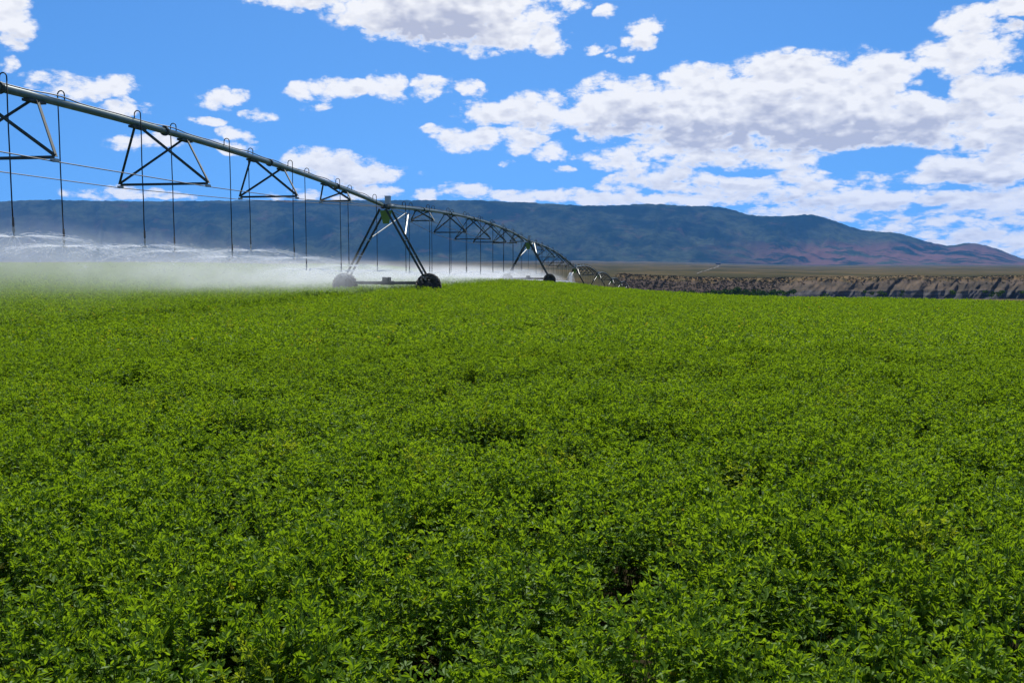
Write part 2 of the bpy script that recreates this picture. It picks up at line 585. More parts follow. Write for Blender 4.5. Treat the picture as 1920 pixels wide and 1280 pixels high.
# ------------------------------------------------------------------ alfalfa crop
def plant_mesh(name, seed, stems, nodes, leaf, height=.46, spread=.20, simple=False):
    rg = np.random.default_rng(seed)
    V, F, T, MI = [], [], [], []

    def leaflet(p, d, nrm, L, w, tint):
        d = d / np.linalg.norm(d)
        s = np.cross(d, nrm)
        s /= (np.linalg.norm(s) + 1e-9)
        n2 = np.cross(s, d)
        b = len(V)
        cup = rg.uniform(.10, .45) * w
        if simple:
            V.extend([p, p + d * L * .55 + s * w, p + d * L, p + d * L * .55 - s * w + n2 * cup])
            F.append((b, b + 1, b + 2, b + 3))
            T.extend([tint] * 4)
            MI.append(0)
        else:
            droop = -n2 * L * rg.uniform(0, .22)
            V.extend([p, p + d * L * .42 + s * w * .82 + n2 * cup, p + d * L * .80 + s * w * .78 + n2 * cup * .8 + droop * .5,
                      p + d * L + droop, p + d * L * .80 - s * w * .78 + n2 * cup * .8 + droop * .5, p + d * L * .42 - s * w * .82 + n2 * cup])
            F.append((b, b + 1, b + 2, b + 3))
            F.append((b, b + 3, b + 4, b + 5))
            T.extend([tint] * 6)
            MI.extend([0, 0])

    for k in range(stems):
        a = rg.uniform(0, 2 * np.pi)
        lean = rg.uniform(.02, .75) ** 1.0
        Ls = height * rg.uniform(.78, 1.15)
        base = np.array([math.cos(a), math.sin(a), 0]) * rg.uniform(0, .07)
        out = np.array([math.cos(a), math.sin(a), 0])
        pts = []
        for i in range(6):
            u = i / 5
            pts.append(base + out * spread * lean * 1.3 * u ** 1.3 + np.array([0, 0, Ls * (u - .12 * lean * u * u)]) + rg.normal(0, .006, 3) * u)
        pts = np.array(pts)
        stint = rg.uniform(0, .45)
        if not simple:
            b = len(V)
            for i, p in enumerate(pts):
                r = .0028 * (1 - .5 * i / 5)
                for j in range(3):
                    t = 2 * np.pi * j / 3
                    V.append(p + np.array([math.cos(t), math.sin(t), 0]) * r)
                    T.append(.3)
            for i in range(5):
                for j in range(3):
                    a0, a1 = b + i * 3 + j, b + i * 3 + (j + 1) % 3
                    F.append((a0, a1, a1 + 3, a0 + 3))
                    MI.append(1)
        for q in range(nodes):
            u = .30 + .70 * (q + rg.uniform(0, .6)) / nodes
            u = min(u, 1)
            i = min(int(u * 5), 4)
            p = pts[i] + (pts[i + 1] - pts[i]) * (u * 5 - i)
            pa = rg.uniform(0, 2 * np.pi)
            pe = rg.uniform(.1, 1.0) + (.5 if u > .85 else 0)
            pd = np.array([math.cos(pa) * math.cos(pe), math.sin(pa) * math.cos(pe), math.sin(pe)])
            tip = p + pd * leaf * rg.uniform(.5, 1.3)
            nrm = np.array([0, 0, 1.]) + rg.normal(0, .5, 3)
            tint = min(.96, max(0, stint + rg.uniform(-.05, .5) + .18 * (u - .6)))
            if rg.random() < .008:
                tint = 1.0
            for da in (-.95, 0, .95):
                e = pe * .7 + rg.uniform(-.45, .35)
                d = np.array([math.cos(pa + da) * math.cos(e), math.sin(pa + da) * math.cos(e), math.sin(e)])
                leaflet(tip, d, nrm, leaf * rg.uniform(.75, 1.2), leaf * rg.uniform(.17, .27), tint)
        for q in range(6 if not simple else 3):
            pa = rg.uniform(0, 2 * np.pi)
            pe = rg.uniform(.6, 1.45)
            d = np.array([math.cos(pa) * math.cos(pe), math.sin(pa) * math.cos(pe), math.sin(pe)])
            leaflet(pts[-1] + rg.normal(0, .006, 3), d, np.array([-d[0], -d[1], .8]) + rg.normal(0, .3, 3), leaf * rg.uniform(.6, 1.0), leaf * rg.uniform(.14, .22),
                    min(.96, stint + .25 + rg.uniform(0, .3)))
    me = mesh_np(name, V, F)
    me.materials.append(M_LEAF)
    me.materials.append(M_STEM)
    me.polygons.foreach_set('material_index', MI)
    at = me.attributes.new('tint', 'FLOAT', 'POINT')
    at.data.foreach_set('value', np.array(T, dtype=np.float32))
    me.update()
    return me



def tuft_mesh(name, seed):
    rg = np.random.default_rng(seed)
    V, F, T = [], [], []
    for k in range(13):
        a = rg.uniform(0, 6.283)
        o = np.array([math.cos(a), math.sin(a), 0])
        sd = np.array([-o[1], o[0], 0])
        L, ben = rg.uniform(.36, .54), rg.uniform(.1, .5)
        b = len(V)
        tn = rg.uniform(.4, .9)
        for i in range(6):
            u = i / 5
            p = o * (.03 + ben * L * u ** 2.2) + np.array([0, 0, L * (u - .35 * ben * u ** 3)])
            w = .0045 * (1 - u * .9)
            V += [p - sd * w, p + sd * w]
            T += [tn, tn]
        for i in range(5):
            F.append((b + 2 * i, b + 2 * i + 1, b + 2 * i + 3, b + 2 * i + 2))
    me = mesh_np(name, V, F)
    me.materials.append(M_LEAF)
    at = me.attributes.new('tint', 'FLOAT', 'POINT')
    at.data.foreach_set('value', np.array(T, dtype=np.float32))
    return me


src = bpy.data.collections.new('alfalfa_plants')
protos = []
for i in range(7):
    protos.append(plant_mesh('alfalfa_near_%d' % i, 10 + i, 19, 13, .031))
for i in range(4):
    protos.append(plant_mesh('alfalfa_mid_%d' % i, 30 + i, 16, 7, .044, simple=True))
for i in range(3):
    protos.append(plant_mesh('alfalfa_far_%d' % i, 50 + i, 14, 3, .075, spread=.34, simple=True))
for i in range(2):
    protos.append(tuft_mesh('grass_tuft_%d' % i, 70 + i))
for i, me in enumerate(protos):
    src.objects.link(bpy.data.objects.new('alfalfa_%02d' % i, me))


def scatter():
    out = []

    def band(y0, y1, dens, tl, tr, pad, i0, i1, sc):
        wmax = max(abs(tl), abs(tr)) * y1 + pad
        n = int((y1 - y0) * 2 * wmax * dens)
        x = RNG.uniform(-wmax, wmax, n)
        y = RNG.uniform(y0, y1, n)
        k = (x > tl * y - pad) & (x < tr * y + pad)
        x, y = x[k], y[k]
        hol = fbm(x * 1.9 + 40, y * 1.9 + 11, 2)
        k = hol < .95
        x, y = x[k], y[k]
        rag = 1.0 + 1.4 * (y0 > 40)
        h = .72 + .50 * fbm(x / 1.0 + 5, y / 1.0, 3) + RNG.uniform(-.12, .12, len(x)) * rag - .10 * (y0 > 40)
        w = .95 + RNG.uniform(-.15, .2, len(x))
        idx = RNG.integers(i0, i1, len(x))
        out.append(np.stack([x, y, land(x, y) - .01, RNG.uniform(0, 6.283, len(x)), w * sc, h * sc, idx], 1))
    band(0.9, 13, 24, -.72, .72, 1.2, 0, 7, 1.0)
    band(2, 40, .22, -.72, .72, 1.0, 14, 16, 1.0)
    band(13, 42, 14, -.66, .66, 1.0, 7, 11, 1.0)
    band(42, 128, 4.8, -.64, .64, 2.0, 11, 14, 1.0)
    band(128, 260, 3.0, -.64, -.02, 2.0, 11, 14, 1.15)
    return np.concatenate(out)


pts = scatter()
me = bpy.data.meshes.new('alfalfa_crop')
me.vertices.add(len(pts))
me.vertices.foreach_set('co', pts[:, :3].astype(np.float32).ravel())
for nm, colm in (('spin', 3), ('wide', 4), ('tall', 5)):
    at = me.attributes.new(nm, 'FLOAT', 'POINT')
    at.data.foreach_set('value', pts[:, colm].astype(np.float32))
at = me.attributes.new('pick', 'INT', 'POINT')
at.data.foreach_set('value', pts[:, 6].astype(np.int32))
me.update()
crop = link('alfalfa_crop', me)
tag(crop, 'dense knee high green alfalfa crop covering the whole field', 'crop', kind='stuff')
gt = bpy.data.node_groups.new('alfalfa_scatter', 'GeometryNodeTree')
gt.interface.new_socket('Geometry', in_out='INPUT', socket_type='NodeSocketGeometry')
gt.interface.new_socket('Geometry', in_out='OUTPUT', socket_type='NodeSocketGeometry')
gn = NG(gt)
gi, go = gn.node('NodeGroupInput'), gn.node('NodeGroupOutput')
iop = gn.node('GeometryNodeInstanceOnPoints')
ci = gn.node('GeometryNodeCollectionInfo')
ci.inputs['Collection'].default_value = src
ci.inputs['Separate Children'].default_value = True
ci.inputs['Reset Children'].default_value = True


def nattr(nm, ty):
    nd = gn.node('GeometryNodeInputNamedAttribute', data_type=ty)
    nd.inputs['Name'].default_value = nm
    return nd.outputs['Attribute']


gn.l.new(gi.outputs[0], iop.inputs['Points'])
gn.l.new(ci.outputs[0], iop.inputs['Instance'])
iop.inputs['Pick Instance'].default_value = True
gn.l.new(nattr('pick', 'INT'), iop.inputs['Instance Index'])
gn.l.new(gn.combine(0.0, 0.0, nattr('spin', 'FLOAT')), iop.inputs['Rotation'])
wd = nattr('wide', 'FLOAT')
gn.l.new(gn.combine(wd, wd, nattr('tall', 'FLOAT')), iop.inputs['Scale'])
gn.l.new(iop.outputs[0], go.inputs[0])
crop.modifiers.new('scatter', 'NODES').node_group = gt


# ------------------------------------------------------------------ plain, valley, cliff, mountains
def terrain_mat(name, a, b, c, s1, s2, rough_dots=0.0):
    m, q = new_mat(name)
    t = q.node('ShaderNodeTexCoord')
    v = q.vec('MULTIPLY', t.outputs['Object'], (1, .35, 1))
    n1 = q.sstep(q.noise(v, s1, 6, .6), .35, .65)
    n2 = q.sstep(q.noise(v, s2, 5, .65), .45, .68)
    col = q.mix(n2, q.mix(n1, a, b), c)
    d = q.node('ShaderNodeBsdfDiffuse')
    q.l.new(col, d.inputs['Color'])
    o = q.node('ShaderNodeOutputMaterial')
    q.l.new(d.outputs[0], o.inputs['Surface'])
    return m


CLIFF_D = 700.0


def plain_z(t, d):
    zl = np.interp(d, [0, 395, 500, 700, 1500, 2500, 4000, 6000, 7600, 12000], [-14, -14, -12.5, -10.5, -11.8, -11, -8, -4, 8, 40])
    zr = np.interp(d, [0, 395, 720, 1500, 2500, 5000, 7600, 12000], [-24, -26, -11.0, -15, -18.5, -25, -29, -20])
    w = sm(t, .10, .36)
    return zl * (1 - w) + zr * w


ds = np.concatenate([np.linspace(380, 900, 60), np.geomspace(915, 14000, 70)])
ts = np.linspace(-1.1, 1.1, 241)
Dg, Tg = np.meshgrid(ds, ts, indexing='ij')


def plain_full(t, d):
    return plain_z(t, d) + (fbm(t * d / 260, d / 260, 4) - .5) * np.interp(d, [400, 900, 3000, 8000], [1.0, 1.6, 5, 10])


pz = plain_full(Tg, Dg)
val = sm(Tg, .115, .14)
# river valley in front of the cliff on the right
vz = -27.5 + (fbm(Tg * Dg / 60, Dg / 60, 3) - .5) * 1.5
front = 1 - sm(Dg, CLIFF_D + 92, CLIFF_D + 130)
pz = pz * (1 - val * front) + vz * val * front
near_z = land(Tg * 395, np.full_like(Dg, 395.)) - .6
wn_ = 1 - sm(Dg, 380, 470)
pz = pz * (1 - wn_) + near_z * wn_
tag(grid_mesh('plain', Tg * Dg, Dg, pz, terrain_mat('sage_plain', (.038, .039, .022), (.062, .056, .032), (.105, .078, .042), .0035, .012)),
    'dry sagebrush plain stretching to the mountain foot', 'plain', kind='structure')


# cliff of the river bluff
def cliff_mat():
    m, q = new_mat('badland_cliff')
    t = q.node('ShaderNodeTexCoord')
    x, y, z = q.sep(t.outputs['Object'])
    h = q.node('ShaderNodeAttribute', attribute_name='rise').outputs['Fac']
    n = q.noise(t.outputs['Object'], .06, 6, .65)
    strat = q.noise(q.combine(0.0, 0.0, q.math('MULTIPLY_ADD', n, 2.0, z)), .55, 3, .6)
    bank = q.sstep(q.math('DIVIDE', x, y), .33, .24)
    low = q.mix(q.sstep(strat, .40, .60), (.052, .053, .058), (.105, .10, .095))
    mid = q.mix(q.sstep(n, .4, .6), (.125, .096, .070), (.072, .062, .050))
    mid = q.mix(bank, mid, (.078, .060, .047))
    low = q.mix(bank, low, (.05, .042, .037))
    hh = q.math('MULTIPLY_ADD', q.math('SUBTRACT', n, .5), .5, h)
    c = q.mix(q.sstep(hh, .34, .50), low, mid)
    top = q.mix(q.sstep(q.noise(t.outputs['Object'], .25, 4, .6), .42, .58), (.17, .115, .06), (.07, .06, .035))
    c = q.mix(q.sstep(hh, .80, .90), c, top)
    sp = q.sstep(q.noise(t.outputs['Object'], .45, 3, .7), .62, .70)
    c = q.mix(q.math('MULTIPLY', sp, .8), c, (.035, .042, .022))
    d = q.node('ShaderNodeBsdfDiffuse')
    q.l.new(c, d.inputs['Color'])
    o = q.node('ShaderNodeOutputMaterial')
    q.l.new(d.outputs[0], o.inputs['Surface'])
    return m


tc_ = np.linspace(.108, .95, 2000)
us = np.concatenate([np.linspace(0, 1, 34), np.linspace(1.08, 2.2, 7)])
U, T = np.meshgrid(us, tc_, indexing='ij')
s = T * CLIFF_D
# top line as photographed
pyt = np.interp(T, [.108, .126, .175, .265, .30, .345, .45, .577, .95], [517, 517, 519, 522.5, 523, 520, 520.5, 519.5, 519])
Htop = EYE - (pyt - 490) / FPX * (CLIFF_D + 20) + (fbm(s / 45, 0 * s + 6, 4) - .5) * 4.0
Zb = -28.5
cut = np.abs(fbm(s / 20 + (1 - U) * .5, U * .5 + 3, 4, .6) - .5) * 2
gul = (1 - sm(cut, .0, .32)) * (.35 + .9 * fbm(s / 55 + 3, 0 * s + 2, 2))                                  # V-shaped gullies
rib = np.abs(fbm(s / 7.0 + U * .5, U * .5 + 9, 3) - .5) * 2
soft = sm(T, .108, .16) * (1 - .55 * (1 - sm(np.abs(T - .26), .03, .075)))
big = (fbm(s / 120, 0 * s, 3) - .5) * 60
prof = np.where(U <= 1, np.interp(U, [0, .42, .50, .72, .84, 1.0], [0, .16, .30, .60, .80, 1.0]), 1.0)
lean = 22 * (1 - sm(T, .3, .36)) * np.clip(U, 0, 1)
dep = CLIFF_D - 14 + 26 * prof + lean + 7.5 * (soft) * gul * (1 - np.abs(2 * np.clip(U, 0, 1) - 1) * .3) + 3.5 * soft * (1 - rib) * np.clip(U * 3, 0, 1) + big * .6
dep = dep + np.where(U > 1, (U - 1) * 125, 0)
zz = Zb + (Htop - Zb) * np.clip(U, 0, 1) + np.where(U < 1, (fbm(s / 9, U * 3, 3) - .5) * 1.6 * np.clip(U * 4, 0, 1), (fbm(s / 12, U * 2, 3) - .5) * 1.3)
zz = zz - np.where(U > 1, (U - 1) * .9, 0)
endf = sm(T, .108, .122)
zz = Zb + (zz - Zb) * (.45 + .55 * endf)
cl = grid_mesh('cliff', T * dep, dep, zz, cliff_mat(), smooth=False)
cl_grid = (T * dep, dep, zz, T)
at = cl.data.attributes.new('rise', 'FLOAT', 'POINT')
at.data.foreach_set('value', np.clip(U, 0, 1).ravel().astype(np.float32))
tag(cl, 'eroded grey brown river bluff with gullies beyond the field', 'cliff', kind='structure')


# mountains
def mountain_mat(name, forest, sage, pink, pinkness):
    m, q = new_mat(name)
    t = q.node('ShaderNodeTexCoord')
    v = t.outputs['Object']
    x, y, z = q.sep(v)
    n1 = q.noise(q.vec('MULTIPLY', v, (1, .5, 2.5)), .0011, 8, .66, .6)
    n2 = q.noise(v, .0040, 6, .68)
    n3 = q.noise(v, .014, 5, .75)
    c = q.mix(q.sstep(n1, .43, .57), forest, sage)  # forest and sage patches; their contrast also paints light and dark of broad folds
    c = q.mix(q.math('MULTIPLY', q.sstep(n3, .44, .58), .55), c, tuple(.45 * k for k in forest))
    # bare reddish slopes: low on the right-hand end and in streaks below the rim
    px = q.sstep(q.math('DIVIDE', x, y), .17, .38)
    low = q.sstep(z, 260, 90)
    amt = q.math('MULTIPLY', q.math('MULTIPLY', px, low), .95)
    spots = q.math('MULTIPLY', q.sstep(n2, .56, .68), pinkness)
    amt = q.math('MAXIMUM', q.math('MULTIPLY', amt, q.sstep(n2, .42, .56)), spots)
    c = q.mix(amt, c, q.mix(n1, pink, tuple(.6 * k for k in pink)))
    d = q.node('ShaderNodeBsdfDiffuse')
    q.l.new(c, d.inputs['Color'])
    o = q.node('ShaderNodeOutputMaterial')
    q.l.new(d.outputs[0], o.inputs['Surface'])
    return m


SKYX = np.array([-1400, -700, -250, 0, 50, 100, 180, 300, 400, 500, 700, 900, 960, 1060, 1100, 1160, 1210, 1250, 1290, 1340, 1370, 1400, 1440, 1480, 1500, 1515, 1535, 1560, 1600, 1630, 1680, 1710, 1740, 1770, 1790, 1810, 1830, 1860, 1890, 1920, 1990, 2300])
SKYY = np.array([400, 372, 384, 380, 377, 376, 378, 379, 378, 377, 377, 377, 380, 385, 387, 386, 383.5, 385, 388, 388, 394, 404, 407, 406, 403, 403, 407, 415, 429, 434, 437, 446, 455, 461, 459, 455, 457, 465, 476, 487, 496, 498])
MD0, MD1 = 7300.0, 9300.0
mt = np.linspace(-1.25, .80, 900)
mu = np.concatenate([np.linspace(0, 1, 70), np.linspace(1.04, 1.5, 8)])
U, T = np.meshgrid(mu, mt, indexing='ij')
zx = np.interp(T * FPX + 960, SKYX, SKYY)
zx = np.convolve(np.pad(zx[0], 3, mode='edge'), np.ones(7) / 7, 'valid')[None, :] + 0 * U
ridge_d = MD1 + 500 * (fbm(T * 4, 0 * T, 2) - .5)
Ht = EYE + (490 - zx) / FPX * ridge_d + (fbm(T * 260, 0 * T + 4, 4) - .5) * 16
zf = np.interp(T, [-1.2, .10, .36, .8], [8, 4, -31, -33])
uu = np.clip(U, 0, 1)
mount = np.interp(uu, [0, .12, .30, .55, .80, .93, 1], [0, .045, .16, .42, .76, .95, 1.0])
s = T * 8000
spur = fbm(s / 620 + uu * .7, uu * 1.2 + 2, 4) - .5
spur2 = np.abs(fbm(s / 260 - uu * .5, uu * 1.6 + 7, 4) - .5)
amp = np.clip(uu * (1 - uu) * 4, 0, 1)
mm = mount + amp * (spur * .42 - spur2 * .40 + .08)
zz = zf + np.maximum(Ht - zf, 2) * np.clip(mm, 0, 1.0) - np.where(U > 1, (U - 1) * 500, 0)
dd = MD0 + (ridge_d - MD0) * U
dd = dd + 260 * (fbm(s / 700, 0 * s + 1, 3) - .5) * (1 - uu)
zz = zz - np.where(U == 0, 25, 0)
tag(grid_mesh('mountain', T * dd, dd, zz, mountain_mat('mesa_slopes', (.007, .017, .012), (.044, .056, .032), (.15, .078, .062), .32)),
    'long dark forested mesa closing the valley', 'mountain', kind='structure')

# ------------------------------------------------------------------ centre pivot irrigation line
LX, LK = -13.23, 0.1738                              # plan line x = LX + LK*y
LDIR = Vector((LK, 1, 0)).normalized()
LPERP = Vector((LDIR.y, -LDIR.x, 0))                 # to the right of the line
SP = 43.0                                            # tower spacing along y
TWY = [-1 + SP * i for i in range(8)]                # towers


def lp(y):
    return Vector((LX + LK * y, y, 0))


PIPE_H = 4.27
zt = []
for i, y in enumerate(TWY):
    p = lp(y)
    zt.append(float(land(p.x, p.y)))
zt[0] = 0.0
zt[2] = -.62
zt[3] = -3.45
print('tower ground', zt)
PR = .084


def make_tower(root):
    """towers stand along +Y in their own space; x runs across the line"""
    bm_ = MB()
    bm_.bar((-1.85, 0, .70), (1.85, 0, .70), .11, .14)
    bm_.build('base_beam', M_STEEL, root)
    for sx in (-1, 1):
        leg = MB()
        a0, a1 = Vector((sx * 1.98, -.30, .78)), Vector((sx * .10, -.42, PIPE_H - .16))
        b0, b1 = Vector((sx * 1.98, .30, .78)), Vector((sx * .10, .42, PIPE_H - .16))
        leg.angle(a0, a1, .10, .014, (sx, 0, 0))
        leg.angle(b0, b1, .10, .014, (sx, 0, 0))
        lo = leg.build('leg', M_STEEL, root)
        for u in (.14, .36, .58):
            MB().bar(a0.lerp(a1, u) + Vector((sx * .012, 0, 0)), b0.lerp(b1, u) + Vector((sx * .012, 0, 0)), .05, .045).build('rung', M_BRIGHT, lo)
        br = MB()
        br.bar(b0.lerp(b1, .62), Vector((sx * .05, 3.6, PIPE_H - .10)), .05, .05)
        br.build('brace', M_BRIGHT, root)
        # wheel
        wx, wy = sx * 2.06, -.02
        wh = empty('wheel', (0, 0, 0))
        wh.parent = root
        ty = MB()
        r, w = .56, .18
        prof = [(.34, -.12), (.40, -w * .9), (.47, -w), (.535, -w * .85), (r, -w * .5), (r + .008, 0), (r, w * .5), (.535, w * .85), (.47, w), (.40, w * .9), (.34, .12)]
        ty.lathe(prof, (wx, wy, .56), (0, 1, 0), 36)
        for k in range(22):
            for sd in (-1, 1):
                t = 2 * math.pi * (k + (.5 if sd > 0 else 0)) / 22
                t2 = t + .20
                c0 = Vector((wx + math.cos(t) * .578, wy + sd * .012, .56 + math.sin(t) * .578))
                c1 = Vector((wx + math.cos(t2) * .555, wy + sd * .185, .56 + math.sin(t2) * .555))
                ty.bar(c0, c1, .045, .07, (math.cos(t), 0, math.sin(t)))
        ty.build('tyre', M_TYRE, wh)
        rm = MB()
        rm.lathe([(.06, -.03), (.24, -.02), (.29, -.10), (.345, -.13), (.345, .13), (.29, .10), (.24, .04), (.06, .05)], (wx, wy, .56), (0, 1, 0), 28)
        rm.lathe([(.0, -.10), (.085, -.10), (.085, .02)], (wx, wy, .56), (0, 1, 0), 12)
        rm.build('rim', M_RIM, wh)
        gb = MB()
        gb.box((sx * 1.92, .20, .66), .30, .24, .32)
        gb.tube([(sx * 1.75, .2, .66), (sx * 2.05, .05, .61)], .07, 8)
        gb.build('gearbox', M_STEEL, root)
    mt_ = MB()
    mt_.box((0, .02, .80), .34, .30, .34)
    mt_.tube([(-.30, .16, .70), (.30, .16, .70)], .10, 12)
    mt_.build('drive_motor', M_STEEL, root)
    sh = MB()
    sh.tube([(-1.8, .16, .66), (1.8, .16, .66)], .022, 6)
    sh.build('drive_shaft', M_STEEL, root)
    pl = MB()
    pv = [(-.30, .02, PIPE_H - .18), (.30, .02, PIPE_H - .18), (.14, .02, PIPE_H - .80), (-.14, .02, PIPE_H - .80)]
    b = len(pl.v)
    for dy in (0, .02):
        pl.v += [Vector((x, y + dy, z)) for x, y, z in pv]
    pl.f += [(0, 3, 2, 1), (4, 5, 6, 7), (0, 1, 5, 4), (1, 2, 6, 5), (2, 3, 7, 6), (3, 0, 4, 7)]
    pl.build('green_plate', M_GREENP, root)
    bx = MB()
    bx.box((.10, .05, PIPE_H + .30), .24, .20, .34)
    bx.bar((.10, .05, PIPE_H + .06), (.10, .05, PIPE_H + .13), .05, .05, (0, 1, 0))
    bx.box((.10, .05, PIPE_H + .483), .27, .23, .02)
    bx.build('control_box', M_BOX, root)
    jt = MB()
    jt.lathe([(PR, -.40), (.13, -.39), (.13, -.33), (.105, -.32), (.105, .32), (.13, .33), (.13, .39), (PR, .40)], (0, 0, PIPE_H), (0, 1, 0), 16)
    jt.build('flexible_joint', M_STEEL, root)
    return root


ang = -math.atan(LK)
tower_labels = [
    None,
    'nearest pivot drive tower, its right lugged wheel clear and its left wheel lost in spray',
    'second pivot drive tower, standing small on the crest where the first arched span ends',
    'pivot drive tower beyond the crest between the steep span and the first low hump',
    'distant pivot drive tower between the first and second low humps of pipe',
    'distant pivot drive tower between the second and third low humps of pipe',
    'distant pivot drive tower between the third and the last visible hump',
    'farthest pivot drive tower at the end of the pipeline by the dark bluff',
]
T1 = None
for i in range(1, 8):
    p = lp(TWY[i])
    if T1 is None:
        T1 = make_tower(empty('drive_tower', (0, 0, 0)))
        o = T1
    else:
        o = copy_tree(T1)
    o.location = (p.x, p.y, zt[i])
    o.rotation_euler = (0, 0, ang)
    tag(o, tower_labels[i], 'irrigation tower', 'drive towers along the pivot line')

SPRAYERS = []                       # (point, strength, near?)


def make_span(i, label):
    y0, y1 = TWY[i], TWY[i + 1]
    a, b = lp(y0), lp(y1)
    a.z, b.z = zt[i] + PIPE_H, zt[i + 1] + PIPE_H
    camber = [.86, .62, .55, .75, .8, .8, .8][i]
    root = empty('irrigation_span', (a.x, a.y, zt[i]))
    tag(root, label, 'irrigation pipe span', 'pipe spans of the centre pivot')
    O = Vector(root.location)

    def pp(u):
        q = a.lerp(b, u)
        q.z += camber * (1 - (2 * u - 1) ** 2)
        return q

    def put(mb, name, mat, parent=root, smooth=False):
        return mb.shift(O).build(name, mat, parent, smooth)

    n = 42
    lo, hi = .012, .988
    pipe = put(MB().tube([pp(lo + (hi - lo) * k / n) for k in range(n + 1)], PR, 14), 'pipe', M_PIPE, smooth=True)
    near = i <= 2
    # truss stations measured in y from the far tower
    st = [1 - k / SP for k in (6.3, 12.3, 18.45, 24.25, 30.6, 36.7)]
    deps = [.62, 1.16, 1.42, 1.42, 1.16, .62]
    half = [.62, 1.0, 1.25, 1.25, 1.0, .62]
    # flanges and cable
    if near:
        for u in st:
            q = pp(u + .003)
            d = (pp(u + .01) - q).normalized()
            put(MB().lathe([(PR, -.035), (.125, -.034), (.125, .034), (PR, .035)], q, d, 14), 'flange', M_STEEL, pipe)
        cab = []
        for k in range(260):
            u = lo + (hi - lo) * k / 259
            q = pp(u)
            w = math.sin(k * .47) * .5 + math.sin(k * .21 + 1) * .5
            cab.append(q + LPERP * (.02 + .03 * w) + Vector((0, 0, PR + .014 + .035 * max(0, w))))
        put(MB().tube(cab, .015, 5), 'power_cable', M_CABLE)
    ends = {-1: [], 1: []}
    for k, u in enumerate(st):
        c = pp(u)
        m = c - Vector((0, 0, deps[k]))
        L, Rr = m - LPERP * half[k], m + LPERP * half[k]
        ends[-1].append(L)
        ends[1].append(Rr)
        sp = put(MB().angle(L, Rr, .062, .008), 'spreader', M_STEEL)
        for du in (-1.08 / SP, 1.10 / SP):
            q = pp(u + du)
            q.z -= PR + .02
            for e, sgn in ((L, -1), (Rr, 1)):
                put(MB().angle(e + Vector((0, 0, .04)), q + LPERP * (.05 * sgn), .055, .007), 'brace', M_STEEL, sp)
            dd = (pp(u + du + .01) - pp(u + du)).normalized()
            put(MB().bar(q - dd * .26 + Vector((0, 0, .0)), q + dd * .26, .17, .055), 'bracket', M_STEEL, sp)
        if near:
            for e in (L, Rr):
                put(MB().box(e + Vector((0, 0, -.03)), .11, .14, .06), 'rod_clevis', M_BRIGHT, sp)
    for sgn in (-1, 1):
        pth = [pp(.985) - Vector((0, 0, .10)) + LPERP * .09 * sgn] + [e - Vector((0, 0, .055)) for e in ends[sgn]] + [pp(.015) - Vector((0, 0, .10)) + LPERP * .09 * sgn]
        put(MB().tube(pth, .012 if near else .016, 5), 'truss_rod', M_ROD)
    # drop hoses
    fr = [17.9 + 4.46 * k for k in range(-2, 60)]
    bk = [19.8 + 4.43 * k for k in range(-2, 60)]
    drops = sorted([(y, 1) for y in fr if y0 + .9 < y < y1 - .9] + [(y, -1) for y in bk if y0 + .9 < y < y1 - .9])
    nz_fr = np.array([[9, 2.2], [17.9, 2.18], [22.6, 2.04], [26.9, 1.81], [31.25, 1.83], [35.8, 1.31], [41, 1.25], [60, .85], [85, .75], [128, -1.8], [171, -2.6], [214, -4.6], [260, -6], [305, -7]])
    nz_bk = np.array([[9, 2.1], [19.8, 2.03], [24.3, 2.0], [28.6, 2.04], [32.9, 1.42], [37.5, 1.5], [41, 1.3], [60, .9], [85, .8], [128, -1.8], [171, -2.6], [214, -4.6], [260, -6], [305, -7]])
    for (y, sgn) in drops:
        u = (y - y0) / SP
        q = pp(u)
        tb = nz_fr if sgn > 0 else nz_bk
        nz = float(np.interp(y, tb[:, 0], tb[:, 1])) + random.uniform(-.04, .04)
        if i >= 1:
            nz += random.uniform(-.08, .08)
        top = q + Vector((0, 0, PR))
        w = .165 * sgn
        arch = [top, top + Vector((0, 0, .12))]
        for k in range(9):
            t = math.pi * k / 8
            arch.append(top + LPERP * (w / 2 * (1 - math.cos(t))) + Vector((0, 0, .12 + .085 * math.sin(t))))
        end = top + LPERP * w
        bend = random.uniform(-.03, .03)
        arch.append(end + Vector((0, 0, .04)))
        hose = []
        h0 = end + Vector((0, 0, .04))
        for k in range(1, 7):
            f = k / 6
            p_ = h0.copy()
            p_.z = h0.z + (nz + .10 - h0.z) * f
            hose.append(p_ + LDIR * (bend * math.sin(f * 2.2)) + LPERP * random.uniform(-.006, .006))
        rh = .0135 if i == 0 else .0145
        hs_ = put(MB().tube([h0] + hose, rh, 7 if near else 5), 'drop_hose', M_HOSE, smooth=True)
        put(MB().tube(arch, rh, 7 if near else 5), 'gooseneck', M_HOSE, hs_, True)
        if near:
            b0 = hose[-1]
            nzm = MB()
            nzm.lathe([(.0, .10), (.026, .10), (.030, .03), (.020, .0), (.014, -.03), (.012, -.10), (.0, -.10)], b0, (0, 0, 1), 10)
            nzm.lathe([(.0, -.112), (.042, -.110), (.046, -.102), (.0, -.100)], b0, (0, 0, 1), 12)
            put(nzm, 'sprinkler_head', M_NOZ, hs_)
            wt = MB().lathe([(.0145, .30), (.022, .29), (.024, .13), (.0145, .12)], b0, (0, 0, 1), 10)
            put(wt, 'hose_weight', M_REDW, hs_)
        if i <= 2:
            SPRAYERS.append((hose[-1] - Vector((0, 0, .10)), y, sgn))
    return root


